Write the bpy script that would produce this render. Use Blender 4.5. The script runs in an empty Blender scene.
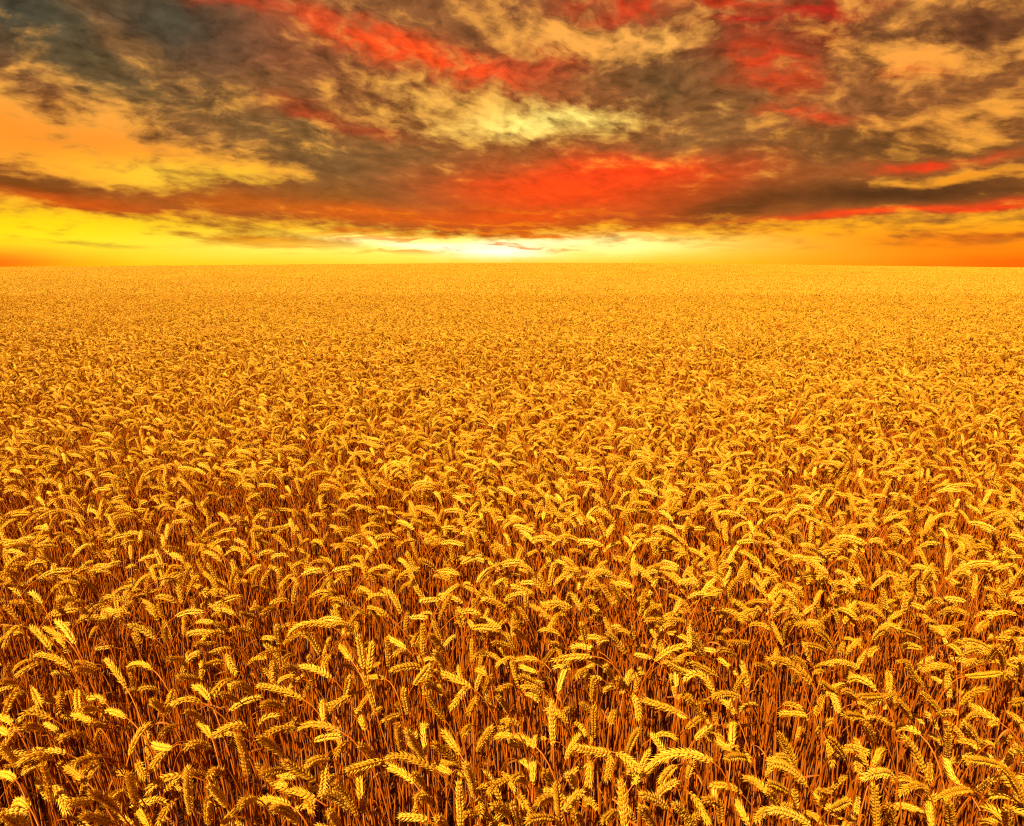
import bpy, math, random
import numpy as np
from mathutils import noise as mnoise, Vector

random.seed(7)
rng = np.random.default_rng(7)
sc = bpy.context.scene
COL = sc.collection
R = math.radians

EXPO = 1.35                     # exposed for the standing crop
SKY = 1.1 * 2 ** -EXPO

# ------------------------------------------------------------------ camera
W, H, FPX = 1024, 826, 700.0
ZC = 1.85                       # eye height; the ears stand at about 0.85 m
PITCH = math.atan((413 - 259.0) / FPX)
cd = bpy.data.cameras.new('camera')
cd.sensor_width = 36.0
cd.lens = FPX / W * 36.0
cd.clip_start = 0.05
cd.clip_end = 3000
cam = bpy.data.objects.new('camera', cd)
COL.objects.link(cam)
cam.location = (0, 0, ZC)
cam.rotation_euler = (math.pi / 2 - PITCH, 0, 0)
sc.camera = cam
CAMP = np.array([0, 0, ZC])
FW = np.array([0, math.cos(PITCH), -math.sin(PITCH)])
UP = np.array([0, math.sin(PITCH), math.cos(PITCH)])
RT = np.array([1.0, 0, 0])


def ray(px, py):
    return FW + RT * (px - 512) / FPX + UP * (413 - py) / FPX


def project(p):
    d = np.asarray(p) - CAMP
    z = d @ FW
    return 512 + FPX * (d @ RT) / z, 413 - FPX * (d @ UP) / z, z


def gz(x, y):
    """lie of the land: a broad low rise whose crest makes the skyline"""
    x = np.asarray(x, float); y = np.asarray(y, float)
    return (-0.00007 * np.minimum(np.abs(x), 260) ** 2 * np.clip(y / 60.0, 0, 1)
            - 0.0004 * np.clip(y - 150, 0, 150) ** 2 - 0.12 * np.clip(y - 300, 0, None)
            + 0.10 * np.sin(x * 0.045 + 1.0) * np.clip((y - 20) / 60.0, 0, 1))


# ------------------------------------------------------------------ materials
def lin(c):
    return tuple(((v / 255) / 12.92 if v / 255 <= 0.04045 else ((v / 255 + 0.055) / 1.055) ** 2.4) for v in c)


def new_mat(name):
    m = bpy.data.materials.new(name)
    m.use_nodes = True
    nt = m.node_tree
    nt.nodes.clear()
    return m, nt


def straw_material(name, dark, mid, pale, rough, transl, spec=0.35):
    m, nt = new_mat(name)
    N, L = nt.nodes, nt.links
    out = N.new('ShaderNodeOutputMaterial')
    bs = N.new('ShaderNodeBsdfPrincipled')
    oi = N.new('ShaderNodeObjectInfo')
    at = N.new('ShaderNodeAttribute'); at.attribute_name = 'tint'
    tc = N.new('ShaderNodeTexCoord')
    nz = N.new('ShaderNodeTexNoise'); nz.inputs['Scale'].default_value = 90; nz.inputs['Detail'].default_value = 3
    L.new(tc.outputs['Object'], nz.inputs['Vector'])
    add = N.new('ShaderNodeMath'); add.operation = 'MULTIPLY_ADD'
    L.new(oi.outputs['Random'], add.inputs[0]); add.inputs[1].default_value = 0.35
    L.new(at.outputs['Fac'], add.inputs[2])
    add2 = N.new('ShaderNodeMath'); add2.operation = 'MULTIPLY_ADD'
    L.new(nz.outputs['Fac'], add2.inputs[0]); add2.inputs[1].default_value = 0.5
    L.new(add.outputs[0], add2.inputs[2])
    mr = N.new('ShaderNodeMapRange')
    mr.inputs['From Min'].default_value = 0.2; mr.inputs['From Max'].default_value = 1.5
    L.new(add2.outputs[0], mr.inputs['Value'])
    cr = N.new('ShaderNodeValToRGB')
    cr.color_ramp.elements[0].color = (*dark, 1)
    cr.color_ramp.elements[1].color = (*pale, 1)
    e = cr.color_ramp.elements.new(0.45); e.color = (*mid, 1)
    L.new(mr.outputs[0], cr.inputs[0])
    L.new(cr.outputs[0], bs.inputs['Base Color'])
    bs.inputs['Roughness'].default_value = rough
    bs.inputs['Specular IOR Level'].default_value = spec
    bs.inputs['Specular Tint'].default_value = (1.0, 0.85, 0.55, 1)
    if transl > 0:
        tr = N.new('ShaderNodeBsdfTranslucent')
        L.new(cr.outputs[0], tr.inputs['Color'])
        mx = N.new('ShaderNodeMixShader'); mx.inputs[0].default_value = transl
        L.new(bs.outputs[0], mx.inputs[1]); L.new(tr.outputs[0], mx.inputs[2])
        L.new(mx.outputs[0], out.inputs[0])
    else:
        L.new(bs.outputs[0], out.inputs[0])
    return m


M_EAR = straw_material('ripe_ear', (0.55, 0.225, 0.009), (0.77, 0.425, 0.024), (0.89, 0.62, 0.085), 0.45, 0.32)
M_STALK = straw_material('dry_stalk', (0.22, 0.045, 0.003), (0.36, 0.088, 0.005), (0.52, 0.17, 0.012), 0.4, 0.0)
M_LEAF = straw_material('withered_leaf', (0.20, 0.045, 0.004), (0.36, 0.10, 0.008), (0.54, 0.22, 0.03), 0.6, 0.3)

m, nt = new_mat('field_soil')
N, L = nt.nodes, nt.links
out = N.new('ShaderNodeOutputMaterial'); bs = N.new('ShaderNodeBsdfPrincipled')
tc = N.new('ShaderNodeTexCoord')
n1 = N.new('ShaderNodeTexNoise'); n1.inputs['Scale'].default_value = 9; n1.inputs['Detail'].default_value = 8
n1.inputs['Roughness'].default_value = 0.7
L.new(tc.outputs['Object'], n1.inputs['Vector'])
cr = N.new('ShaderNodeValToRGB')
cr.color_ramp.elements[0].position = 0.35; cr.color_ramp.elements[0].color = (0.030, 0.010, 0.004, 1)
cr.color_ramp.elements[1].position = 0.7; cr.color_ramp.elements[1].color = (0.10, 0.036, 0.010, 1)
L.new(n1.outputs['Fac'], cr.inputs[0]); L.new(cr.outputs[0], bs.inputs['Base Color'])
bp = N.new('ShaderNodeBump'); bp.inputs['Strength'].default_value = 0.8; bp.inputs['Distance'].default_value = 0.03
L.new(n1.outputs['Fac'], bp.inputs['Height']); L.new(bp.outputs[0], bs.inputs['Normal'])
bs.inputs['Roughness'].default_value = 0.95
bs.inputs['Specular IOR Level'].default_value = 0.1
L.new(bs.outputs[0], out.inputs[0])
M_SOIL = m

# ------------------------------------------------------------------ mesh kit


class MB:
    def __init__(self):
        self.v, self.f, self.t, self.mi, self.n = [], [], [], [], 0

    def add(self, v, quads, tint, mat=0):
        v = np.asarray(v, np.float32)
        self.v.append(v)
        self.f.append(np.asarray(quads, np.int32) + self.n)
        self.t.append(np.full(len(v), tint, np.float32) if np.isscalar(tint) else np.asarray(tint, np.float32))
        self.mi.append(np.full(len(quads), mat, np.int32))
        self.n += len(v)

    def mesh(self, name, mats, smooth=True):
        v = np.concatenate(self.v); f = np.concatenate(self.f)
        t = np.concatenate(self.t); mi = np.concatenate(self.mi)
        me = bpy.data.meshes.new(name)
        me.vertices.add(len(v)); me.vertices.foreach_set('co', v.ravel())
        me.loops.add(f.size); me.loops.foreach_set('vertex_index', f.ravel())
        me.polygons.add(len(f))
        me.polygons.foreach_set('loop_start', np.arange(0, f.size, 4, dtype=np.int32))
        me.polygons.foreach_set('material_index', mi)
        me.polygons.foreach_set('use_smooth', np.full(len(f), smooth))
        a = me.attributes.new('tint', 'FLOAT', 'POINT'); a.data.foreach_set('value', t)
        for mt in mats:
            me.materials.append(mt)
        me.update(calc_edges=True)
        return me


def norm(v):
    v = np.asarray(v, float)
    return v / (np.linalg.norm(v, axis=-1, keepdims=True) + 1e-12)


def bez3(a, b, c, d, n):
    t = np.linspace(0, 1, n)[:, None]
    return (1 - t) ** 3 * a + 3 * t * (1 - t) ** 2 * b + 3 * t * t * (1 - t) * c + t ** 3 * d


def frames(P):
    T = np.gradient(P, axis=0); T = norm(T)
    ref = np.array([0.31, 0.87, 0.38])
    U = norm(ref - (T @ ref)[:, None] * T)
    for i in range(1, len(P)):
        u = U[i - 1] - (U[i - 1] @ T[i]) * T[i]
        U[i] = u / (np.linalg.norm(u) + 1e-9)
    V = np.cross(T, U)
    return T, U, V


def tube(mb, P, rad, sides, tint, mat=0):
    T, U, V = frames(P)
    n = len(P)
    rad = np.broadcast_to(rad, (n,))
    a = np.arange(sides) * 2 * math.pi / sides
    ring = P[:, None, :] + rad[:, None, None] * (np.cos(a)[None, :, None] * U[:, None, :] + np.sin(a)[None, :, None] * V[:, None, :])
    i = np.arange(n - 1)[:, None]; j = np.arange(sides)[None, :]; jn = (j + 1) % sides
    q = np.stack([i * sides + j, i * sides + jn, (i + 1) * sides + jn, (i + 1) * sides + j], -1).reshape(-1, 4)
    mb.add(ring.reshape(-1, 3), q, tint, mat)


def spindle(sides, prof):
    """unit floret along +z with radius profile; slightly flattened"""
    vs = []
    for z, r in prof:
        for k in range(sides):
            a = 2 * math.pi * k / sides
            vs.append((r * math.cos(a), r * 0.8 * math.sin(a), z))
    q = []
    for i in range(len(prof) - 1):
        for k in range(sides):
            kn = (k + 1) % sides
            q.append((i * sides + k, i * sides + kn, (i + 1) * sides + kn, (i + 1) * sides + k))
    return np.array(vs), np.array(q)


FLORET_HI = spindle(6, [(0, .25), (.18, .82), (.40, 1.0), (.64, .70), (.86, .22), (1.45, .02)])
FLORET_MID = spindle(5, [(0, .3), (.35, 1.0), (.72, .65), (1.15, .03)])
FLORET_LO = spindle(4, [(0, .3), (.42, 1.0), (1.15, .03)])


def ear(mb, P, roll, lod, tint, rnd, fat=1.0, mat=0):
    """a wheat ear along the curve P: two rows of fanned spikelets set on a rachis"""
    seg = np.linalg.norm(np.diff(P, axis=0), axis=1)
    cum = np.concatenate([[0], np.cumsum(seg)]); Ltot = cum[-1]
    T, U, V = frames(P)
    nsp = {0: 22, 1: 16, 2: 9}[lod]
    nsp = max(7, int(nsp * Ltot / 0.095))
    fl, fans = {0: (FLORET_HI, (-1, 0, 1)), 1: (FLORET_MID, (-.8, .8)), 2: (FLORET_LO, (0,))}[lod]
    tv, tq = fl
    if lod < 2:
        tube(mb, P, 0.0016, 4, tint, mat)
    for i in range(nsp):
        t = 0.0 + 0.93 * i / (nsp - 1)
        s = t * Ltot
        k = min(max(np.searchsorted(cum, s) - 1, 0), len(P) - 2)
        w = (s - cum[k]) / (seg[k] + 1e-9)
        C = P[k] * (1 - w) + P[k + 1] * w
        Tt = norm(T[k] * (1 - w) + T[k + 1] * w); Uu = U[k]; Vv = V[k]
        S = math.cos(roll) * Uu + math.sin(roll) * Vv
        S = norm(S - (S @ Tt) * Tt)
        Nn = np.cross(Tt, S)
        side = 1 if i % 2 == 0 else -1
        if i == nsp - 1:
            side = 0
        prof = min(1.0, 0.62 + 2.2 * t) * (1.0 - 0.42 * max(0, (t - 0.6) / 0.4) ** 1.5)
        for fn in fans:
            ax = norm(Tt * 1.0 + S * side * (0.47 if fn == 0 else 0.36) + Nn * fn * 0.34
                      + np.array([rnd.gauss(0, .09), rnd.gauss(0, .09), rnd.gauss(0, .09)]))
            x = norm(np.cross(ax, Nn + 0.01)); y = np.cross(ax, x)
            ln = (0.0135 if fn == 0 else 0.0120) * prof * rnd.uniform(.9, 1.12) * (1.0 if lod == 0 else 1.15 if lod == 1 else 1.6)
            wd = (0.0026 if lod == 0 else 0.0032 if lod == 1 else 0.0050) * prof * fat * rnd.uniform(.9, 1.1)
            o = C + S * side * 0.0018 + Nn * fn * 0.0022
            vv = o + (tv[:, 0:1] * wd) * x + (tv[:, 1:2] * wd) * y + (tv[:, 2:3] * ln) * ax
            mb.add(vv, tq, min(1, max(0, tint + rnd.uniform(-.26, .26))), mat)


def ribbon(mb, P, width, twist, tint, mat=0):
    T, U, V = frames(P)
    n = len(P)
    a = np.linspace(0, twist, n)
    prof = np.sin(np.linspace(0.35, math.pi - 0.02, n)) ** 0.7
    S = np.cos(a)[:, None] * U + np.sin(a)[:, None] * V
    Nn = np.cross(T, S)
    w = (width * prof)[:, None]
    v = np.stack([P - S * w + Nn * w * .4, P, P + S * w + Nn * w * .4], 1).reshape(-1, 3)
    i = np.arange(n - 1)[:, None]; j = np.arange(2)[None, :]
    q = np.stack([i * 3 + j, i * 3 + j + 1, (i + 1) * 3 + j + 1, (i + 1) * 3 + j], -1).reshape(-1, 4)
    mb.add(v, q, tint, mat)


def stalk_radius(n):
    return np.linspace(0.0027, 0.0013, n)


def leaf_curve(base, rnd, length=None):
    a = rnd.uniform(0, 2 * math.pi)
    h = np.array([math.cos(a), math.sin(a), 0])
    ln = length or rnd.uniform(.05, .12)
    up = rnd.uniform(-.2, .7)
    b1 = base + (h * .5 + np.array([0, 0, up])) * ln * .5
    b2 = base + (h * .9 + np.array([0, 0, up * .4 - .1])) * ln * .9
    b3 = base + (h * rnd.uniform(.6, 1.0) + np.array([0, 0, -rnd.uniform(.2, .9)])) * ln
    return bez3(base, b1, b2, b3, 9)


def plant_curves(rnd, upright, height):
    """a stalk and an ear nodding towards +X"""
    if upright:
        a0, bend = R(rnd.uniform(3, 30)), R(rnd.uniform(4, 30))
    else:
        a0, bend = R(rnd.triangular(14, 108, 52)), R(rnd.uniform(20, 95))
    ln = rnd.uniform(.056, .088)
    n = 9
    ang = a0 + bend * np.linspace(0, 1, n)
    d = np.stack([np.sin(ang), rnd.uniform(-.15, .15) * np.linspace(0, 1, n), np.cos(ang)], 1)
    E = np.concatenate([[np.zeros(3)], np.cumsum(d[:-1] * ln / (n - 1), 0)])
    T0 = d[0]
    reach = .05 + .10 * math.sin(a0)
    base = np.array([reach, 0, height - max(0, E[:, 2].max()) * .8])
    lean = np.array([rnd.gauss(0, .02), rnd.gauss(0, .03), 0])
    root = np.zeros(3)
    P2 = base - T0 * rnd.uniform(.10, .15)
    P1 = root + np.array([0, 0, height * .6]) + lean
    S = bez3(root, P1, P2, base, 12)
    return S, base + E


# ------------------------------------------------------------------ ground
def grid_sheet():
    xs = np.unique(np.concatenate([np.linspace(-8, 8, 33), np.linspace(-40, 40, 21), np.linspace(-420, 420, 61)]))
    ys = np.unique(np.concatenate([np.linspace(-12, 12, 40), np.linspace(12, 60, 25), np.linspace(60, 460, 81)]))
    X, Y = np.meshgrid(xs, ys)
    Z = gz(X, Y) + 0.012 * np.sin(X * 5.1) * np.sin(Y * 4.3)
    v = np.stack([X, Y, Z], -1).reshape(-1, 3)
    nx = len(xs)
    i = np.arange(len(ys) - 1)[:, None]; j = np.arange(nx - 1)[None, :]
    q = np.stack([i * nx + j, i * nx + j + 1, (i + 1) * nx + j + 1, (i + 1) * nx + j], -1).reshape(-1, 4)
    mb = MB(); mb.add(v, q, 0.5)
    return mb.mesh('ground', [M_SOIL])


g = bpy.data.objects.new('ground', grid_sheet()); COL.objects.link(g)
g['kind'] = 'structure'

# ------------------------------------------------------------------ the nearest plants, one by one
# ear outlines: window origin, then tip, middle and base of each ear in eighths of a pixel of that window; a trailing b = sunlit look, put into a paler tint
EARS = """
0 723|140 335 300 255 425 295|460 320 600 400 710 490|710 540 830 610 940 700|530 645 650 625 760 620|640 740 780 760 940 815|470 140 590 85 690 110|-20 50 30 65 70 90|-20 170 60 240 130 350|-30 410 50 415 120 450|340 310 375 450 415 640|110 660 170 625 235 675|575 330 690 285 810 270|660 400 720 350 800 320|190 15 270 25 350 60|720 5 790 15 850 35|130 730 170 790 220 860 b|0 735 60 770 120 840|530 730 490 600 430 510|880 610 930 570 1000 540
128 723|180 12 90 80 10 260|0 390 30 520 70 680|60 690 120 740 170 830|485 340 480 520 505 730 b|150 560 270 460 430 420|240 815 290 720 360 635|640 500 710 560 790 670 b|650 590 640 700 645 810|880 690 810 750 740 830|460 200 550 165 660 210|680 105 850 20 960 60|180 385 250 280 340 190|870 90 920 220 955 420|260 80 310 50 380 20|570 0 620 40 665 110|640 450 700 380 770 430|135 440 100 370 80 310|890 660 950 620 1030 610|190 160 260 190 350 200
256 723|10 110 110 170 220 260|210 300 330 370 470 470|40 410 150 385 250 375|150 490 290 530 480 610|70 100 200 45 320 45|340 60 480 10 680 70|390 370 470 300 590 295|540 550 545 430 560 320|610 490 710 560 810 750|510 570 620 590 740 680 b|640 270 680 190 750 150|820 170 890 220 960 290|720 385 860 340 1000 300|825 390 835 520 850 660|0 630 130 620 270 660|120 690 230 700 350 810|580 700 620 760 680 840|450 720 430 650 390 640
384 723|10 290 170 270 400 370|10 350 130 390 240 480|180 50 240 160 310 270 b|310 0 320 120 335 250|110 0 120 120 140 230|390 165 480 220 600 320|470 60 540 150 610 250|640 320 690 430 720 590 b|600 470 605 620 610 830 b|870 30 800 130 750 230|840 570 900 490 1030 445|890 120 950 100 1024 105|640 95 660 50 700 20|255 600 320 590 380 660|420 760 460 790 500 830|860 660 940 680 1000 740|650 730 750 730 880 770|770 740 760 660 770 600|230 410 280 450 320 500|410 330 470 370 540 400
512 723|320 -180 320 0 330 180 b|655 -140 660 20 655 110|500 195 630 220 790 250 b|1020 385 940 300 840 240|870 450 890 640 900 900|175 310 170 400 165 490|255 380 290 430 330 480|440 410 480 450 500 520 b|190 660 260 610 340 600|560 550 500 600 420 700 b|130 750 90 630 50 590|110 790 220 760 330 770|350 470 370 620 380 830|0 110 80 120 190 190|0 470 50 430 110 480|730 800 780 740 840 710|610 640 610 470 630 300|0 640 30 730 60 830|1020 50 970 130 930 230|490 720 530 770 570 840|755 460 780 360 790 260
640 723|60 350 300 240 580 310|300 465 210 520 130 600 b|0 570 120 610 220 690|0 670 50 730 110 830|550 810 470 650 400 560|500 620 620 640 640 800|760 620 800 690 870 810|680 290 780 265 850 290|830 440 930 470 1030 570|930 780 980 720 1040 690|270 640 350 720 430 820|570 30 510 70 440 130|740 0 735 80 730 200|620 140 680 190 740 210|160 520 200 420 290 340
768 723|80 80 150 190 220 350|0 330 150 360 310 500|510 340 500 240 470 140|490 120 550 190 610 280|850 480 860 640 870 830|740 450 900 390 1000 430|0 700 150 720 340 820 b|0 540 40 600 90 680|0 480 80 510 160 560|730 400 720 320 720 260|650 620 590 650 510 690|680 760 640 800 600 850|930 220 880 250 840 350|230 160 270 170 300 180|380 560 440 640 600 760|790 0 820 80 850 150|960 650 980 720 1000 830|800 240 700 200 600 200|400 540 450 560 500 530
896 723|50 100 150 220 230 400|260 460 270 390 270 320|20 580 150 500 260 560|350 600 470 550 600 540|540 290 680 300 850 340|830 340 930 440 1020 640|400 260 440 400 520 500|930 220 910 280 870 350 b|760 450 710 500 640 540|720 600 830 570 950 610|890 670 885 740 890 830|420 50 415 150 410 260|680 800 750 790 830 820|0 50 90 35 190 90|270 600 270 720 290 850|420 620 430 720 440 830|540 0 590 50 640 130|660 170 720 160 780 190
0 620|30 220 90 90 180 50|240 50 330 130 410 240|280 280 430 300 570 390|600 390 680 395 750 420|130 450 250 370 350 350|350 60 430 100 520 150|0 490 70 490 140 510|40 670 110 610 220 570|330 680 290 610 260 540|465 750 480 650 480 570|625 730 620 630 620 560|840 310 910 390 1010 540|820 750 900 735 1010 780|700 630 770 620 840 660|160 810 240 740 420 790|500 770 620 770 750 820|440 0 520 70 600 190|0 770 50 790 100 830|640 720 700 705 780 720
128 620|0 40 100 70 220 150 b|290 40 295 100 300 170 b|0 380 90 350 190 390|530 190 610 195 700 185|310 310 380 310 450 310|570 260 490 310 430 420 b|390 450 490 460 580 480|580 430 660 350 770 340|860 430 820 360 790 270|320 740 430 640 590 660|660 630 750 510 830 490|830 510 930 530 1000 600 b|180 640 240 680 300 750|460 730 540 760 620 830|820 80 900 65 1010 110|590 160 680 100 780 120|740 590 810 610 890 650|520 530 590 560 650 640|320 680 340 620 360 560
256 620|165 40 170 110 180 190 b|250 130 400 30 600 50|380 90 440 150 510 270 b|220 190 300 140 380 100|670 200 710 250 770 330|530 400 560 320 600 280|810 120 835 230 860 390 b|930 170 915 280 900 430|350 370 470 390 600 460|130 490 130 400 130 330|0 530 170 550 370 630|40 690 120 665 220 710|750 450 735 520 715 600 b|890 460 960 455 1030 470|850 420 900 550 960 740|530 650 535 730 540 820|580 750 650 670 820 570|210 380 280 380 350 450|30 290 110 250 200 240
384 620|360 110 420 170 490 260|400 250 440 310 480 400 b|310 30 310 150 310 290|370 355 310 430 240 520 b|440 420 560 465 700 540|155 550 170 640 190 750 b|520 720 600 620 650 530|670 750 710 680 740 610|850 440 830 510 800 590|910 610 950 660 1000 750|870 180 930 190 1020 220|740 400 780 410 820 440|50 410 180 370 300 380|80 290 140 250 210 300|340 570 390 670 490 800|30 140 100 180 180 230|320 490 380 520 470 590|0 810 60 780 130 760|890 590 960 540 1030 530|20 130 30 240 30 380|230 195 250 150 270 110
512 620|550 20 575 100 590 180 b|470 220 560 210 690 250|690 180 730 160 770 170 b|760 100 830 160 910 270|310 330 450 300 640 290|740 370 770 410 810 480 b|440 370 400 470 370 580|330 240 290 290 240 370|300 190 360 200 430 240|20 330 110 310 210 320|70 370 130 395 200 420|50 450 140 480 250 550|655 460 650 560 640 650|960 400 920 480 890 590|1010 800 1000 680 960 590|790 820 800 770 830 720|0 60 50 100 110 150|520 460 550 420 600 390|840 460 870 490 890 530
640 620|380 210 240 240 120 330|400 220 395 120 395 40|410 90 460 180 520 290|210 340 290 390 380 430 b|410 340 510 390 620 450|350 490 470 430 590 580|0 630 150 680 320 740|360 610 430 680 510 790|700 180 790 180 880 180|630 240 700 250 770 290|580 620 680 590 810 620|930 350 980 370 1040 400|850 420 800 490 760 570|630 140 650 170 670 210|20 110 50 110 90 130
768 620|-20 310 180 350 350 510|210 30 320 40 430 50|390 80 460 140 520 230|470 350 600 340 730 390|640 490 740 470 870 560|420 490 480 540 550 580|570 260 590 220 610 180|960 70 900 90 840 160 b|970 580 970 480 960 400|720 610 820 610 920 600|780 690 880 640 1000 600|90 750 200 750 310 760|600 570 650 580 700 640|560 730 540 650 500 580|380 760 410 680 440 600|600 760 680 760 760 780|170 20 150 80 140 160|290 200 380 210 470 260
896 620|400 140 450 60 560 20|650 90 690 40 740 10|540 165 640 180 740 230|430 200 490 240 520 290|690 230 610 240 530 280|820 210 780 260 730 330|550 355 620 330 700 330|210 410 330 365 480 400|430 620 415 490 410 410|840 420 720 440 560 450|740 560 620 580 520 680|590 680 690 730 820 810|200 580 280 650 350 750|0 640 60 700 120 790|470 740 400 740 340 760 b|270 50 330 80 390 130|860 420 910 450 950 490|60 90 120 110 180 140|60 220 130 215 210 230|1000 320 1010 370 1030 430|930 660 970 650 1030 640|100 330 130 420 220 530|830 230 850 300 860 380
"""


def parse_ears():
    res = []
    for line in EARS.strip().splitlines():
        head, *items = line.split('|')
        ox, oy = map(float, head.split())
        for it in items:
            p = it.split()
            pale = p[-1] == 'b'
            q = [float(a) for a in p[:6]]
            pts = [np.array([ox + q[k] / 8, oy + q[k + 1] / 8]) for k in (0, 2, 4)]
            res.append((pts[0], pts[1], pts[2], pale))
    # the 300 that show largest: longest outlines on the picture
    res.sort(key=lambda e: -(np.linalg.norm(e[0] - e[1]) + np.linalg.norm(e[1] - e[2])))
    return res[:300]


def hero_curves(e, rnd):
    tip, mid, base, pale = e
    hb = 0.835 + rnd.uniform(-.025, .03)
    d = ray(*base)
    s = (hb - ZC) / d[2]
    Lpx = np.linalg.norm(tip - mid) + np.linalg.norm(mid - base)
    want = rnd.uniform(.088, .105)
    Lm = s * Lpx / FPX
    if Lm > want * 1.08:
        s *= max(0.90, want * 1.08 / Lm)
        Lm = s * Lpx / FPX
    dep = math.sqrt(max(0.0, want ** 2 - Lm ** 2)) * .85
    hang = tip[1] > base[1] + 2
    sign = -1 if (hang or pale or rnd.random() < .65) else 1
    Pb = CAMP + ray(*base) * s
    # off-curve control so that the curve passes through the middle point
    ctrl = 2 * mid - .5 * (tip + base)
    Pm = CAMP + ray(*ctrl) * (s + sign * dep * .45)
    Pt = CAMP + ray(*tip) * (s + sign * dep)
    t = np.linspace(0, 1, 12)[:, None]
    E = (1 - t) ** 2 * Pb + 2 * t * (1 - t) * Pm + t * t * Pt
    T0 = norm(Pm - Pb)
    off = np.array([T0[0], T0[1], 0])
    if T0[2] < -.25:
        hx = -math.copysign(.03, T0[0]) if abs(T0[0]) > .2 else rnd.uniform(-.03, .03)
        P2 = Pb - off * .05 + np.array([hx * .5, .045, .055])
        root = np.array([Pb[0] + hx - off[0] * .06, Pb[1] + .08, 0])
    else:
        P2 = Pb - T0 * rnd.uniform(.09, .14)
        root = np.array([Pb[0] - off[0] * .13, Pb[1] - off[1] * .10, 0])
    lean = 0.05 * max(0, (430 - base[0]) / 430) - .03 * max(0, (base[0] - 620) / 400)
    root = root + np.array([lean + rnd.gauss(0, .02), rnd.gauss(0, .02), 0])
    root[2] = float(gz(root[0], root[1])) - .01
    P1 = root + np.array([rnd.gauss(0, .012) - lean * .4, rnd.gauss(0, .012), .52])
    S = bez3(root, P1, P2, Pb, 16)
    return S, E


def ordinal(k):
    return ['first', 'second', 'third', 'fourth', 'fifth', 'sixth', 'seventh', 'eighth', 'ninth', 'tenth'][k]


def describe(e):
    tip, mid, base, pale = e
    v = tip - base
    chord = np.linalg.norm(v)
    length = np.linalg.norm(tip - mid) + np.linalg.norm(mid - base)
    ang = math.degrees(math.atan2(-v[1], v[0]))          # 90 = up
    arched = length / max(chord, 1) > 1.06
    size = 'long ' if length > 40 else 'short ' if length < 20 else ''
    if 65 < ang < 115: d = 'standing upright'
    elif 25 < ang <= 65: d = 'slanting up right'
    elif 115 <= ang < 155: d = 'slanting up left'
    elif -25 < ang <= 25: d = 'level to right'
    elif ang >= 155 or ang < -155: d = 'level to left'
    elif -65 < ang <= -25: d = 'drooping to right'
    elif -155 <= ang < -115: d = 'drooping to left'
    else: d = 'hanging straight down'
    c = (tip + base) / 2
    col = min(7, max(0, int(c[0] // 128)))
    colw = ['at left edge', 'near left edge', 'left of middle', 'by middle left',
            'by middle right', 'right of middle', 'near right edge', 'at right edge'][col]
    row = 0 if c[1] < 671 else 1 if c[1] < 723 else 2 if c[1] < 775 else 3
    roww = ['back row', 'third row', 'second row', 'front row'][row]
    look = f"{size}{'pale ' if pale else ''}{'arched ' if arched else ''}wheat ear"
    return look, d, roww, colw, c


def empty(name, loc):
    o = bpy.data.objects.new(name, None)
    o.location = loc
    o.empty_display_size = .05
    COL.objects.link(o)
    return o


heroes = parse_ears()
texts = [describe(e) for e in heroes]
groups = {}
for i, (look, d, roww, colw, c) in enumerate(texts):
    groups.setdefault((look, d, roww, colw), []).append(i)
labels = [None] * len(heroes)
for (look, d, roww, colw), idx in groups.items():
    idx.sort(key=lambda i: texts[i][4][0])
    for k, i in enumerate(idx):
        pre = '' if len(idx) == 1 else (['left one: ', 'right one: '][k] if len(idx) == 2 else ordinal(k) + ' from left: ')
        labels[i] = f"{pre}{look} {d}, {roww} {colw}"

for i, e in enumerate(heroes):
    rnd = random.Random(1000 + i)
    S, E = hero_curves(e, rnd)
    root = S[0].copy()
    S = S - root; E = E - root
    pale = e[3]
    o = empty('wheat_plant', root)
    o['label'] = labels[i]; o['category'] = 'wheat'; o['group'] = 'wheat plants standing nearest in the field'
    mb = MB()
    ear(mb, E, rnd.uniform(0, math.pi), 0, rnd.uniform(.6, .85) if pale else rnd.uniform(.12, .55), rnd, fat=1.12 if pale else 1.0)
    eo = bpy.data.objects.new('ear', mb.mesh('ear', [M_EAR])); COL.objects.link(eo); eo.parent = o
    mb = MB()
    tube(mb, S, stalk_radius(len(S)), 6, rnd.uniform(.1, .6))
    so = bpy.data.objects.new('stalk', mb.mesh('stalk', [M_STALK])); COL.objects.link(so); so.parent = o
    mb = MB()
    ribbon(mb, leaf_curve(S[rnd.randint(4, 9)], rnd), rnd.uniform(.0016, .003), rnd.uniform(-4, 4), rnd.uniform(.1, .7))
    lo = bpy.data.objects.new('leaf', mb.mesh('leaf', [M_LEAF])); COL.objects.link(lo); lo.parent = o

# ------------------------------------------------------------------ the rest of the crop: one object
MATS = [M_EAR, M_STALK, M_LEAF]
SRC = bpy.data.collections.new('wheat_seed_stock')
src_names = []


def add_src(kind, mesh):
    k = len(src_names)
    o = bpy.data.objects.new('stock_%03d' % k, mesh)
    SRC.objects.link(o)
    src_names.append(kind)
    return k


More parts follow.
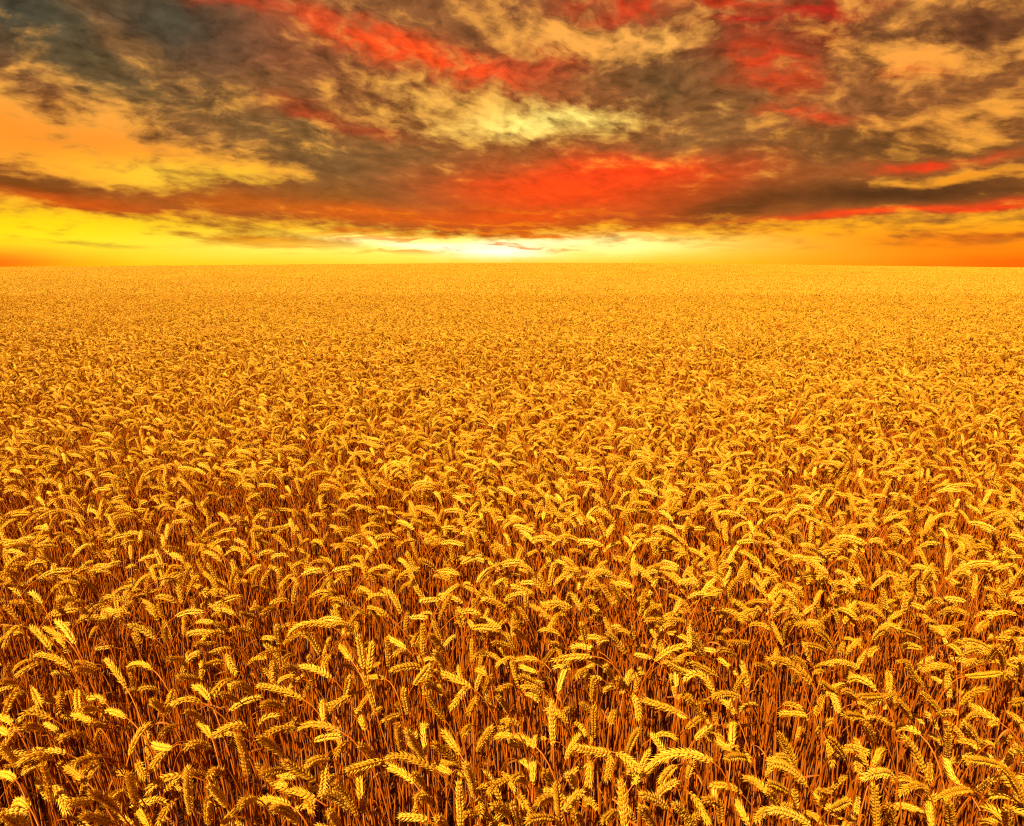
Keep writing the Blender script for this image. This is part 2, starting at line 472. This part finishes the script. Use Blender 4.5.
def single(rnd, lod, upright):
    mb = MB()
    S, E = plant_curves(rnd, upright, rnd.uniform(.81, .89))
    ear(mb, E, rnd.uniform(0, math.pi), lod, (.1, .2, .34)[lod] + rnd.uniform(0, .65), rnd, mat=0)  # coarser ears start paler: the distant crop's brightness is put into their tint
    if lod == 0:
        tube(mb, S, stalk_radius(len(S)), 5, rnd.uniform(.1, .6), 1)
        ribbon(mb, leaf_curve(S[rnd.randint(3, 7)], rnd), rnd.uniform(.0015, .003), rnd.uniform(-4, 4), rnd.uniform(.1, .7), 2)
    else:
        tube(mb, S[::2] if len(S) % 2 else np.concatenate([S[::2], S[-1:]]), np.linspace(.0023, .0012, len(S[::2]) + (0 if len(S) % 2 else 1)), 3, rnd.uniform(.1, .6), 1)
    return mb.mesh('stock', MATS)


def straw(rnd):
    mb = MB()
    for _ in range(2):
        h = rnd.uniform(.52, .78)
        o = np.array([rnd.uniform(-.02, .02), rnd.uniform(-.02, .02), 0])
        tipp = o + np.array([rnd.gauss(0, .022), rnd.gauss(0, .022), h])
        S = bez3(o, o + np.array([rnd.gauss(0, .015), rnd.gauss(0, .015), h * .4]), o * .5 + tipp * .5 + np.array([rnd.gauss(0, .01), rnd.gauss(0, .01), 0]), tipp, 9)
        tube(mb, S, np.linspace(.0034, .0021, 9), 5, rnd.uniform(0, .7), 1)
        if rnd.random() < .3:
            ribbon(mb, leaf_curve(S[rnd.randint(3, 7)], rnd), rnd.uniform(.0014, .0030), rnd.uniform(-5, 5), rnd.uniform(0, .8), 2)
    return mb.mesh('stock', MATS)


def patch(rnd, size, dens, lo):
    """a block of distant crop: many simple plants"""
    mb = MB()
    n = int(size * size * dens)
    for _ in range(n):
        S, E = plant_curves(rnd, rnd.random() < .4, rnd.gauss(.83, .05))
        a = nod_angle(rnd)
        ca, sa = math.cos(a), math.sin(a)
        M = np.array([[ca, sa, 0], [-sa, ca, 0], [0, 0, 1]])
        o = np.array([rnd.uniform(-.5, .5) * size, rnd.uniform(-.5, .5) * size, 0])
        S = S @ M + o; E = E @ M + o
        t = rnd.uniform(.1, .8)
        if lo:
            tube(mb, E[[0, 3, 6, 8]], np.array([.004, .0074, .0070, .002]), 4, t, 0)
            tube(mb, S[[5, 8, 11]], np.array([.003, .003, .002]), 3, t, 1)
        else:
            tube(mb, E[[0, 2, 4, 6, 8]], np.array([.003, .0068, .0074, .0058, .001]), 4, t, 0)
            tube(mb, S[[0, 4, 8, 10, 11]], np.array([.0024, .0022, .002, .0016, .0014]), 3, t, 1)
    return mb.mesh('stock', MATS)


def nod_angle(rnd):
    """which way an ear nods: mostly to the left, some right, fewer towards or away"""
    r = rnd.random()
    if r < .45: return math.pi + rnd.gauss(0, .6)
    if r < .68: return rnd.gauss(0, .6)
    return rnd.uniform(0, 2 * math.pi)


rs = random.Random(42)
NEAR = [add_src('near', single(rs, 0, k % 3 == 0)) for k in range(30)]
STRAW = [add_src('straw', straw(rs)) for k in range(10)]
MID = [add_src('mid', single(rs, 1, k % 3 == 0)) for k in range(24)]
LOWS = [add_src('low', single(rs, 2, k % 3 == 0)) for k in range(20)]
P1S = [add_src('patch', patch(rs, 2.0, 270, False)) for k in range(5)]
P2S = [add_src('patch_far', patch(rs, 6.0, 170, True)) for k in range(3)]

pos, rot, scl, vid = [], [], [], []


def put(x, y, z, rx, ry, rz, s, k):
    pos.append((x, y, z)); rot.append((rx, ry, rz)); scl.append(s); vid.append(k)


def in_view(x, y, z, mx=60, my=40):
    p = project((x, y, z))
    return p[2] > .1 and -mx < p[0] < W + mx and p[1] < H + my


def vigor(x, y):
    return mnoise.noise(Vector((x * .55, y * .55, 3.1))) + .6 * mnoise.noise(Vector((x * 1.7, y * 1.7, 9.1)))


def scatter_band(y0, y1, dens, kinds, rnd, margin, hero_gap=False, short=1.0):
    area = 0
    step = (1.0 / dens) ** .5
    y = y0
    while y < y1:
        hw = max(2.2, abs(y) * .80 + margin)
        x = -hw
        while x < hw:
            px = x + rnd.uniform(-.5, .5) * step * 1.6
            py = y + rnd.uniform(-.5, .5) * step * 1.6
            x += step
            vg = vigor(px, py)
            if rnd.random() < .10 + max(0, -vg) * .45:
                continue
            if hero_gap:
                q = project((px, py, .85))
                if q[2] > 0.05 and -60 < q[0] < W + 60 and 612 + rnd.uniform(-6, 6) < q[1] < H + 190:
                    continue
                if q[2] <= .05 and py > -.15:
                    continue
            lean = .05 * mnoise.noise(Vector((px * .3, py * .3, 0)))
            put(px, py, float(gz(px, py)), rnd.gauss(0, .04), rnd.gauss(lean, .05), nod_angle(rnd),
                short * (1 + .05 * vg) * rnd.uniform(.93, 1.05), rnd.choice(kinds))
        y += step


rb = random.Random(5)
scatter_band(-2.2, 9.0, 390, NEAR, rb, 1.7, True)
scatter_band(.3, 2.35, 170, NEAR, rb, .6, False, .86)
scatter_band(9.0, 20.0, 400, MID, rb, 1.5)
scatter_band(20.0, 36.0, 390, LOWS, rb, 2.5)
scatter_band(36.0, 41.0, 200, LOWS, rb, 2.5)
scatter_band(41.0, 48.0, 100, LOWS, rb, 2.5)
# bare straw and tillers between the near plants
step = .068
y = .3
while y < 7.0:
    hw = y * .8 + 1.4
    x = -hw
    while x < hw:
        px = x + rb.uniform(-.5, .5) * step * 1.7; py = y + rb.uniform(-.5, .5) * step * 1.7
        x += step
        vg = vigor(px, py)
        if rb.random() < .12 + max(0, -vg) * .5:
            continue
        lx = .10 * max(0, -px / max(py, 1) - .1) - .04 * max(0, px / max(py, 1) - .2)
        put(px, py, float(gz(px, py)) - .01, rb.gauss(0, .022), rb.gauss(-lx, .025), 0.0,
            rb.uniform(.85, 1.02), rb.choice(STRAW))
    y += step
y = 37.0
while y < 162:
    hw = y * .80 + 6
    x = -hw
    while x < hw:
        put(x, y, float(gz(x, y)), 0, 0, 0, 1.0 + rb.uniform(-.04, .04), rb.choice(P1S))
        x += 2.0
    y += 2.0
y = 165.0
while y < 300:
    hw = y * .80 + 14
    x = -hw
    while x < hw:
        put(x, y, float(gz(x, y)), 0, 0, 0, 1.0 + rb.uniform(-.05, .05), rb.choice(P2S))
        x += 6.0
    y += 6.0

me = bpy.data.meshes.new('wheat_field')
pv = np.array(pos, np.float32)
me.vertices.add(len(pv)); me.vertices.foreach_set('co', pv.ravel())
a = me.attributes.new('turn', 'FLOAT_VECTOR', 'POINT'); a.data.foreach_set('vector', np.array(rot, np.float32).ravel())
a = me.attributes.new('grow', 'FLOAT', 'POINT'); a.data.foreach_set('value', np.array(scl, np.float32))
a = me.attributes.new('pick', 'INT', 'POINT'); a.data.foreach_set('value', np.array(vid, np.int32))
field = bpy.data.objects.new('wheat_field', me)
COL.objects.link(field)
field['kind'] = 'stuff'
field['label'] = 'dense ripe golden wheat crop covering the field back to the skyline'
field['category'] = 'wheat field'
ng = bpy.data.node_groups.new('wheat_sowing', 'GeometryNodeTree')
ng.interface.new_socket('Geometry', in_out='INPUT', socket_type='NodeSocketGeometry')
ng.interface.new_socket('Geometry', in_out='OUTPUT', socket_type='NodeSocketGeometry')
gi = ng.nodes.new('NodeGroupInput'); go = ng.nodes.new('NodeGroupOutput')
ip = ng.nodes.new('GeometryNodeInstanceOnPoints')
ci = ng.nodes.new('GeometryNodeCollectionInfo')
ci.inputs['Collection'].default_value = SRC
ci.inputs['Separate Children'].default_value = True
ci.inputs['Reset Children'].default_value = True


def named(nm, ty):
    n = ng.nodes.new('GeometryNodeInputNamedAttribute'); n.data_type = ty
    n.inputs['Name'].default_value = nm
    return [s for s in n.outputs if s.enabled and s.name == 'Attribute'][0]


LK = ng.links
LK.new(gi.outputs[0], ip.inputs['Points'])
LK.new(ci.outputs[0], ip.inputs['Instance'])
ip.inputs['Pick Instance'].default_value = True
LK.new(named('pick', 'INT'), ip.inputs['Instance Index'])
LK.new(named('turn', 'FLOAT_VECTOR'), ip.inputs['Rotation'])
LK.new(named('grow', 'FLOAT'), ip.inputs['Scale'])
LK.new(ip.outputs[0], go.inputs[0])
md = field.modifiers.new('sowing', 'NODES'); md.node_group = ng
print('instances', len(pv))

# ------------------------------------------------------------------ sky
world = bpy.data.worlds.new('World')
sc.world = world
world.use_nodes = True
wt = world.node_tree
wt.nodes.clear()
WN, WL = wt.nodes, wt.links


def wmath(op, a, b=None, c=None, clamp=False):
    n = WN.new('ShaderNodeMath'); n.operation = op; n.use_clamp = clamp
    for k, v in enumerate((a, b, c)):
        if v is None: continue
        if isinstance(v, (int, float)): n.inputs[k].default_value = v
        else: WL.new(v, n.inputs[k])
    return n.outputs[0]


def wvec(op, a, b=None, scale=None):
    n = WN.new('ShaderNodeVectorMath'); n.operation = op
    for k, v in enumerate((a, b)):
        if v is None: continue
        if isinstance(v, tuple): n.inputs[k].default_value = v
        else: WL.new(v, n.inputs[k])
    if scale is not None:
        n.inputs['Scale'].default_value = scale
    return n.outputs['Value'] if op in ('DOT_PRODUCT', 'LENGTH') else n.outputs['Vector']


def wcomb(x, y, z):
    n = WN.new('ShaderNodeCombineXYZ')
    for k, v in enumerate((x, y, z)):
        if isinstance(v, (int, float)): n.inputs[k].default_value = v
        else: WL.new(v, n.inputs[k])
    return n.outputs[0]


def wnoise(vec, scale, detail, rough, dist=0.0, col=False):
    n = WN.new('ShaderNodeTexNoise')
    n.inputs['Scale'].default_value = scale; n.inputs['Detail'].default_value = detail
    n.inputs['Roughness'].default_value = rough; n.inputs['Distortion'].default_value = dist
    WL.new(vec, n.inputs['Vector'])
    return n.outputs['Color'] if col else n.outputs['Fac']


def wmix(f, a, b):
    n = WN.new('ShaderNodeMix'); n.data_type = 'RGBA'; n.clamp_factor = True
    for s, v in ((n.inputs[0], f), (n.inputs[6], a), (n.inputs[7], b)):
        if isinstance(v, (int, float)): s.default_value = v
        elif isinstance(v, tuple): s.default_value = (*v, 1) if len(v) == 3 else v
        else: WL.new(v, s)
    return n.outputs[2]


def wrange(v, a, b, c=0.0, d=1.0, smooth=True):
    n = WN.new('ShaderNodeMapRange'); n.interpolation_type = 'SMOOTHSTEP' if smooth else 'LINEAR'
    WL.new(v, n.inputs['Value'])
    n.inputs['From Min'].default_value = a; n.inputs['From Max'].default_value = b
    n.inputs['To Min'].default_value = c; n.inputs['To Max'].default_value = d
    return n.outputs[0]


tc = WN.new('ShaderNodeTexCoord')
D = tc.outputs['Generated']
sx = WN.new('ShaderNodeSeparateXYZ'); WL.new(D, sx.inputs[0])
AZ = wmath('ARCTAN2', sx.outputs[0], sx.outputs[1])
EL = wmath('ARCSINE', sx.outputs[2])
AE = wcomb(AZ, EL, 0.0)
# cloud bands: stretched along the horizon and tighter towards it, drifting down to the right on the left hand
EF = wmath('ARCTAN2', sx.outputs[2], wmath('SQRT', wmath('ADD', wmath('MULTIPLY', sx.outputs[1], sx.outputs[1]), .05)))
YB = wmath('ADD', wmath('MULTIPLY', EF, 1.15), wmath('MULTIPLY', wmath('LOGARITHM', wmath('ADD', wmath('MAXIMUM', EF, 0.0), .06), math.e), .24))
YB = wmath('ADD', YB, wmath('MULTIPLY', wmath('MINIMUM', AZ, 0.1), .26))
BAND = wcomb(AZ, YB, 0.0)
WARP1 = wvec('SUBTRACT', wnoise(BAND, 6.0, 5, .60, col=True), (.5, .5, .5))
CALM = wrange(EL, .02, .16, .30, 1.0)
WCOL = WN.new('ShaderNodeVectorMath'); WCOL.operation = 'SCALE'
WL.new(WARP1, WCOL.inputs[0]); WL.new(CALM, WCOL.inputs['Scale'])
WARP1 = WCOL.outputs[0]
PA = wvec('ADD', AE, wvec('MULTIPLY', WARP1, (.15, .10, 0)))
PB = wvec('ADD', AE, wvec('MULTIPLY', WARP1, (.14, .065, 0)))

# one soft patch of colour, as a node group
bg = bpy.data.node_groups.new('sky_patch', 'ShaderNodeTree')
for nm, ty in (('Base', 'NodeSocketColor'), ('Coord', 'NodeSocketVector'), ('Centre', 'NodeSocketVector'), ('RowX', 'NodeSocketVector'),
               ('RowY', 'NodeSocketVector'), ('Tint', 'NodeSocketColor'), ('Amount', 'NodeSocketFloat')):
    bg.interface.new_socket(nm, in_out='INPUT', socket_type=ty)
bg.interface.new_socket('Result', in_out='OUTPUT', socket_type='NodeSocketColor')
bi = bg.nodes.new('NodeGroupInput'); bo = bg.nodes.new('NodeGroupOutput')
v1 = bg.nodes.new('ShaderNodeVectorMath'); v1.operation = 'SUBTRACT'
bg.links.new(bi.outputs['Coord'], v1.inputs[0]); bg.links.new(bi.outputs['Centre'], v1.inputs[1])
d1 = bg.nodes.new('ShaderNodeVectorMath'); d1.operation = 'DOT_PRODUCT'
d2 = bg.nodes.new('ShaderNodeVectorMath'); d2.operation = 'DOT_PRODUCT'
bg.links.new(v1.outputs[0], d1.inputs[0]); bg.links.new(bi.outputs['RowX'], d1.inputs[1])
bg.links.new(v1.outputs[0], d2.inputs[0]); bg.links.new(bi.outputs['RowY'], d2.inputs[1])
q1 = bg.nodes.new('ShaderNodeMath'); q1.operation = 'MULTIPLY'
bg.links.new(d1.outputs['Value'], q1.inputs[0]); bg.links.new(d1.outputs['Value'], q1.inputs[1])
q2 = bg.nodes.new('ShaderNodeMath'); q2.operation = 'MULTIPLY_ADD'
bg.links.new(d2.outputs['Value'], q2.inputs[0]); bg.links.new(d2.outputs['Value'], q2.inputs[1]); bg.links.new(q1.outputs[0], q2.inputs[2])
q3 = bg.nodes.new('ShaderNodeMath'); q3.operation = 'MULTIPLY'; q3.inputs[1].default_value = -1
bg.links.new(q2.outputs[0], q3.inputs[0])
q4 = bg.nodes.new('ShaderNodeMath'); q4.operation = 'EXPONENT'; bg.links.new(q3.outputs[0], q4.inputs[0])
q5 = bg.nodes.new('ShaderNodeMath'); q5.operation = 'MULTIPLY'
bg.links.new(q4.outputs[0], q5.inputs[0]); bg.links.new(bi.outputs['Amount'], q5.inputs[1])
mx = bg.nodes.new('ShaderNodeMix'); mx.data_type = 'RGBA'; mx.clamp_factor = True
bg.links.new(q5.outputs[0], mx.inputs[0]); bg.links.new(bi.outputs['Base'], mx.inputs[6]); bg.links.new(bi.outputs['Tint'], mx.inputs[7])
bg.links.new(mx.outputs[2], bo.inputs[0])


def azel(px, py):
    d = norm(ray(px, py))
    return math.atan2(d[0], d[1]), math.asin(d[2])


def patch_of_sky(base, coord, px, py, rx, ry, tilt, col, amount, boost=1.0):
    """rx, ry in pixels of the photograph turned into angles; tilt in degrees, + = falls to the right"""
    az, el = azel(px, py)
    ax = abs(azel(px + 4, py)[0] - azel(px - 4, py)[0]) / 8
    ay = abs(azel(px, py + 4)[1] - azel(px, py - 4)[1]) / 8
    t = R(-tilt)
    c, s = math.cos(t), math.sin(t)
    n = WN.new('ShaderNodeGroup'); n.node_tree = bg
    if isinstance(base, tuple): n.inputs['Base'].default_value = (*base, 1)
    else: WL.new(base, n.inputs['Base'])
    WL.new(coord, n.inputs['Coord'])
    n.inputs['Centre'].default_value = (az, el, 0)
    # pixel offsets recovered from angles, then rotated and divided by the radii
    n.inputs['RowX'].default_value = (c / ax / rx, s / ay / rx, 0)
    n.inputs['RowY'].default_value = (-s / ax / ry, c / ay / ry, 0)
    cl = lin(col) if isinstance(col, tuple) else (col, col, col)
    n.inputs['Tint'].default_value = (cl[0] * boost, cl[1] * boost, cl[2] * boost, 1)
    if isinstance(amount, (int, float)): n.inputs['Amount'].default_value = amount
    else: WL.new(amount, n.inputs['Amount'])
    return n.outputs[0]


# --- the clear glowing sky behind the clouds
E1 = wrange(EL, 0.0, 0.10); E2 = wrange(EL, .10, .45); E3 = wrange(EL, .45, 1.2)
clear = wmix(E1, lin((255, 165, 5)), lin((250, 165, 45)))
clear = wmix(E2, clear, lin((252, 164, 70)))
clear = wmix(E3, clear, lin((150, 95, 60)))
CLEAR = [  # px, py, rx, ry, tilt, colour, amount, boost
    (500, 250, 420, 34, 0, (255, 205, 10), .75, 1),
    (70, 238, 190, 26, 2, (255, 225, 0), .95, 1),
    (-20, 262, 110, 16, 0, (250, 85, 0), .85, 1),
    (1040, 262, 260, 18, 0, (246, 84, 0), .95, 1),
    (800, 240, 150, 20, 0, (255, 165, 8), .9, 1),
    (360, 246, 140, 18, 0, (255, 235, 60), .8, 1),
    (470, 247, 240, 13, 0, (255, 240, 110), .9, 1.08),
    (500, 250, 46, 7, 0, (255, 255, 238), .95, 1.2), (430, 247, 60, 4, 2, (255, 252, 210), .9, 1.1), (540, 244, 60, 4, -2, (255, 252, 205), .9, 1.1), (365, 240, 50, 4, 2, (255, 246, 160), .8, 1.05), (960, 242, 150, 16, 0, (246, 120, 4), .8, 1),
    (600, 245, 90, 8, 0, (255, 246, 150), .9, 1.12),
    (180, 182, 95, 22, 5, (255, 208, 50), .95, 1),
    (100, 150, 190, 38, 10, (242, 134, 32), .95, 1), (195, 180, 110, 18, 6, (255, 204, 46), .9, 1),
    (550, 120, 120, 22, -3, (255, 236, 120), 1.0, 1.1),
    (420, 95, 90, 24, 0, (254, 188, 80), .8, 1),
    (40, 80, 110, 36, 12, (246, 166, 66), .8, 1),
    (170, 100, 100, 26, 25, (250, 172, 70), .6, 1),
    (930, 45, 110, 36, 0, (252, 158, 62), .9, 1),
    (950, 115, 110, 22, 0, (244, 152, 52), .85, 1),
    (980, 172, 90, 9, -3, (232, 140, 25), .9, 1),
    (560, 40, 120, 30, 0, (252, 166, 76), .7, 1),
    (660, 45, 60, 26, 0, (252, 176, 84), .7, 1),
    (380, 160, 60, 20, 10, (225, 165, 75), .6, 1),
    (795, 172, 60, 12, 0, (220, 155, 60), .8, 1),
]
for px, py, rx, ry, tl, col, am, bst in CLEAR:
    clear = patch_of_sky(clear, PB, px, py, rx, ry, tl, col, am, bst)

# --- the colour of the clouds themselves
cloud = wmix(wrange(EL, .02, .35), lin((146, 82, 32)), lin((134, 82, 44)))
cloud = wmix(wrange(EL, .35, .9), cloud, lin((80, 62, 45)))
CLOUD = [
    (30, 15, 150, 50, 10, (70, 64, 46), .92), (180, 16, 95, 42, 15, (58, 58, 44), .95), (105, 70, 90, 30, 20, (104, 82, 45), .8),
    (130, 40, 50, 16, 20, (165, 108, 52), .7),
    (20, 150, 90, 26, 8, (175, 96, 30), .8), (30, 188, 90, 12, 8, (105, 56, 14), .95), (70, 204, 120, 9, 4, (205, 82, 12), .9),
    (250, 120, 110, 36, 22, (120, 84, 46), .9), (320, 160, 90, 28, 18, (122, 82, 40), .9), (400, 150, 70, 20, 10, (130, 86, 42), .8), (340, 202, 70, 14, 0, (128, 80, 24), .9),
    (220, 203, 70, 9, 0, (168, 84, 18), .9), (300, 243, 110, 8, 3, (232, 145, 15), .95), (540, 238, 70, 5, -3, (226, 120, 10), .95), (420, 236, 50, 4, 3, (220, 130, 20), .9), (390, 216, 150, 10, 3, (214, 92, 10), .9),
    (260, 35, 110, 34, 8, (142, 74, 42), .8), (245, 12, 36, 9, 10, (214, 70, 32), .85), (330, 18, 70, 10, 8, (196, 72, 36), .8),
    (395, 45, 90, 13, 12, (245, 76, 22), .95), (475, 66, 80, 16, 14, (246, 72, 22), .95), (310, 112, 40, 8, 5, (160, 58, 24), .8),
    (305, 120, 20, 5, 5, (205, 58, 25), .6), (365, 128, 40, 7, 3, (165, 58, 26), .7),
    (470, 192, 70, 14, 5, (206, 80, 16), .7), (575, 192, 140, 27, 0, (236, 66, 10), .95), (630, 172, 100, 16, -2, (248, 60, 12), .95),
    (520, 216, 90, 9, 0, (222, 76, 8), .9), (680, 200, 50, 20, -30, (190, 70, 16), .7),
    (620, 6, 60, 10, 0, (196, 58, 24), .9), (700, 6, 70, 9, 0, (212, 54, 18), .9), (535, 65, 40, 16, 10, (192, 74, 36), .85),
    (600, 88, 50, 14, 0, (150, 88, 42), .7), (680, 85, 80, 30, 15, (104, 70, 36), .9), (730, 40, 60, 26, 20, (112, 58, 32), .9),
    (775, 68, 44, 24, 40, (216, 54, 16), .9), (740, 22, 40, 6, 0, (190, 40, 26), .8), (810, 28, 40, 20, 0, (124, 40, 22), .9),
    (820, 5, 60, 7, 0, (190, 32, 22), .8), (1000, 18, 60, 26, 0, (96, 54, 30), .9), (915, 66, 30, 9, 0, (230, 98, 40), .8),
    (860, 90, 60, 18, 10, (140, 82, 40), .8), (810, 124, 44, 10, 3, (228, 62, 24), .95), (770, 118, 24, 5, 3, (235, 66, 22), .8),
    (720, 135, 90, 20, 0, (140, 92, 46), .8), (940, 158, 60, 6, -3, (238, 56, 18), .98), (880, 145, 130, 12, 0, (104, 64, 28), .8),
    (900, 190, 190, 15, 1, (76, 40, 15), .98), (740, 205, 60, 13, -4, (92, 46, 14), .9), (880, 211, 130, 4, -3, (242, 66, 14), .95),
    (990, 206, 60, 4, -2, (242, 56, 16), .9), (560, 232, 90, 7, 0, (206, 86, 8), .9), (760, 232, 60, 6, 0, (206, 112, 10), .8),
    (990, 234, 90, 9, -3, (200, 92, 12), .85), (175, 14, 85, 38, 14, (60, 58, 42), .92), (20, 20, 90, 36, 10, (66, 62, 46), .9), (320, 160, 110, 26, 16, (122, 84, 42), .8),
]
NB = wnoise(wvec('ADD', BAND, wvec('MULTIPLY', WARP1, (.10, .10, 0))), 19.0, 6, .54)
BREAK = wrange(NB, .38, .58, .34, 1.12)
for px, py, rx, ry, tl, col, am in CLOUD:
    if col[0] > 175 and py < 165:
        am = wmath('MULTIPLY', BREAK, am)
    cloud = patch_of_sky(cloud, PA if py < 150 else PB, px, py, rx, ry, tl, col, am)

# --- where there is cloud
cov = wmix(wrange(EL, .03, .13), (.20, .20, .20), (.83, .83, .83))
COVER = [
    (330, 130, 190, 60, 14, .88, .95), (640, 110, 90, 40, 0, .80, .7), (60, 236, 260, 17, 2, -.35, 1), (180, 178, 120, 22, 8, .04, 1), (110, 150, 170, 27, 10, -.32, 1), (215, 178, 100, 15, 9, -.25, 1), (30, 165, 60, 6, 4, .62, .6), (30, 190, 130, 13, 7, .95, 1), (90, 205, 120, 9, 3, .85, .9),
    (250, 202, 100, 12, 0, .80, .95), (350, 200, 130, 20, 0, 1.0, 1), (300, 243, 90, 6, 3, 1.15, 1), (540, 238, 60, 4, -3, 1.0, .9), (420, 236, 50, 3, 3, .9, .9), (110, 246, 60, 2.5, 4, .8, .8), (400, 216, 160, 10, 2, .85, 1),
    (540, 246, 110, 12, 0, .12, .95), (460, 246, 100, 12, 0, .08, .95), (560, 190, 220, 36, 0, 1.05, 1), (450, 180, 140, 34, 4, 1.0, 1), (830, 245, 200, 14, 0, .22, 1),
    (760, 232, 60, 6, 0, .7, .9), (890, 192, 250, 20, 0, 1.1, 1), (985, 171, 90, 8, -3, .18, .95), (930, 156, 110, 9, -2, .9, .9), (880, 211, 150, 4, -2, .9, .9), (560, 232, 100, 6, 0, .72, .9),
    (990, 235, 90, 9, -3, .65, .9), (555, 120, 120, 15, -2, .30, .95), (480, 112, 60, 14, 0, .45, .8), (425, 95, 70, 18, 0, .42, .8), (40, 80, 120, 26, 12, .62, .85), (935, 45, 95, 28, 0, .34, .9), (950, 115, 100, 14, 0, .46, .9),
    (185, 15, 100, 40, 15, .98, .95), (30, 12, 100, 34, 10, .95, .9), (290, 130, 130, 34, 20, .8, .9), (690, 85, 90, 34, 12, 1.0, .95), (770, 60, 70, 46, 20, .98, .95), (810, 125, 60, 14, 0, .85, .9), (720, 160, 120, 18, 0, .8, .9),
    (560, 38, 70, 24, 0, .28, .85), (660, 42, 40, 20, 0, .3, .85), (430, 58, 130, 18, 10, .9, .9), (300, 30, 130, 30, 8, .85, .9), (1000, 16, 60, 28, 0, .9, .9), (860, 92, 60, 16, 10, .75, .8), (660, 8, 120, 14, 0, .95, .9), (530, 64, 46, 18, 10, .9, .85), (170, 16, 110, 40, 14, 1.2, .95), (110, 152, 190, 25, 8, -.35, 1), (225, 176, 110, 15, 9, -.3, 1), (25, 188, 130, 8, 6, 1.1, 1), (360, 196, 130, 16, 2, 1.2, 1),
]
for px, py, rx, ry, tl, k, am in COVER:
    cov = patch_of_sky(cov, PB, px, py, rx, ry, tl, (k - .5) * 1.5 + .5, am)
NA = wnoise(BAND, 6.5, 6, .56)
NC = wnoise(wvec('ADD', BAND, wvec('MULTIPLY', WARP1, (.08, .08, 0))), 46.0, 4, .55)
NN = wmath('ADD', wmath('ADD', wmath('MULTIPLY', NA, .34), wmath('MULTIPLY', NB, .46)), wmath('MULTIPLY', NC, .20))
dens = wmath('ADD', wmath('MULTIPLY', wmath('SUBTRACT', NN, .5), 4.2), cov)
mask = wmath('MULTIPLY', wrange(dens, .06, 1.02), wrange(EL, .004, .03))
# relief inside the clouds: thick parts darker, thin parts glowing through
rel = wrange(wmath('ADD', wmath('MULTIPLY', NB, .5), wmath('MULTIPLY', NC, .5)), .36, .64, 1.65, .56, False)
n = WN.new('ShaderNodeMix'); n.data_type = 'RGBA'; n.blend_type = 'MULTIPLY'; WL.new(wrange(EL, .06, .20, .35, 1.0), n.inputs[0])
WL.new(cloud, n.inputs[6]); WL.new(rel, n.inputs[7])
# the thin rims of the clouds let the low sun through
rim = wmath('MULTIPLY', wmath('MULTIPLY', mask, wmath('SUBTRACT', 1.0, mask)), wrange(EL, .05, .16, 0.0, 1.1))
final = wmix(mask, wmix(rim, clear, lin((255, 184, 74))), n.outputs[2])
# thin bars of lit cloud low over the field
BAR = wnoise(wvec('MULTIPLY', wvec('ADD', PB, wvec('MULTIPLY', WARP1, (0, .05, 0))), (7.0, 95.0, 1.0)), 1.0, 5, .58)
bar = wmath('MULTIPLY', wmath('MULTIPLY', wrange(BAR, .50, .60), wrange(EL, .003, .014)), wrange(EL, .075, .052))
NEARSUN = wmath('EXPONENT', wmath('MULTIPLY', wmath('POWER', wmath('ADD', AZ, .04), 2.0), -14.0))
final = wmix(wmath('MULTIPLY', wmath('MULTIPLY', bar, NEARSUN), .85), final, lin((236, 118, 8)))
sky = WN.new('ShaderNodeTexSky'); sky.sky_type = 'NISHITA'; sky.sun_disc = False
SUN_EL, SUN_AZ = R(50), R(216)          # azimuth clockwise from +Y: behind the camera, to its left
sky.sun_elevation = SUN_EL; sky.sun_rotation = SUN_AZ
sg = WN.new('ShaderNodeMix'); sg.data_type = 'RGBA'; sg.blend_type = 'MULTIPLY'; sg.inputs[0].default_value = 1
WL.new(sky.outputs[0], sg.inputs[6]); sg.inputs[7].default_value = (.004, .0018, .0006, 1)
ad = WN.new('ShaderNodeMix'); ad.data_type = 'RGBA'; ad.blend_type = 'ADD'; ad.inputs[0].default_value = 1
WL.new(final, ad.inputs[6]); WL.new(sg.outputs[2], ad.inputs[7])
bk = WN.new('ShaderNodeBackground'); bk.inputs['Strength'].default_value = SKY
WL.new(ad.outputs[2], bk.inputs['Color'])
wo = WN.new('ShaderNodeOutputWorld'); WL.new(bk.outputs[0], wo.inputs['Surface'])
world.cycles.sampling_method = 'NONE'

# ------------------------------------------------------------------ sun
sl = bpy.data.lights.new('sun', 'SUN')
sl.energy = 4.9
sl.angle = R(0.5)
sl.color = (1.0, .79, .37)
so = bpy.data.objects.new('sun', sl); COL.objects.link(so)
dirv = Vector((math.sin(SUN_AZ) * math.cos(SUN_EL), math.cos(SUN_AZ) * math.cos(SUN_EL), math.sin(SUN_EL)))
so.rotation_euler = dirv.to_track_quat('Z', 'Y').to_euler()
so.location = dirv * 50

# ------------------------------------------------------------------ picture
vs = sc.view_settings
vs.view_transform = 'Standard'
vs.look = 'None'
vs.gamma = 1
vs.use_curve_mapping = False
vs.exposure = EXPO
sc.cycles.use_denoising = False
sc.cycles.filter_width = 1.15
sc.cycles.sample_clamp_indirect = 4
sc.cycles.adaptive_threshold = 0.02
sc.cycles.max_bounces = 5
sc.cycles.diffuse_bounces = 4
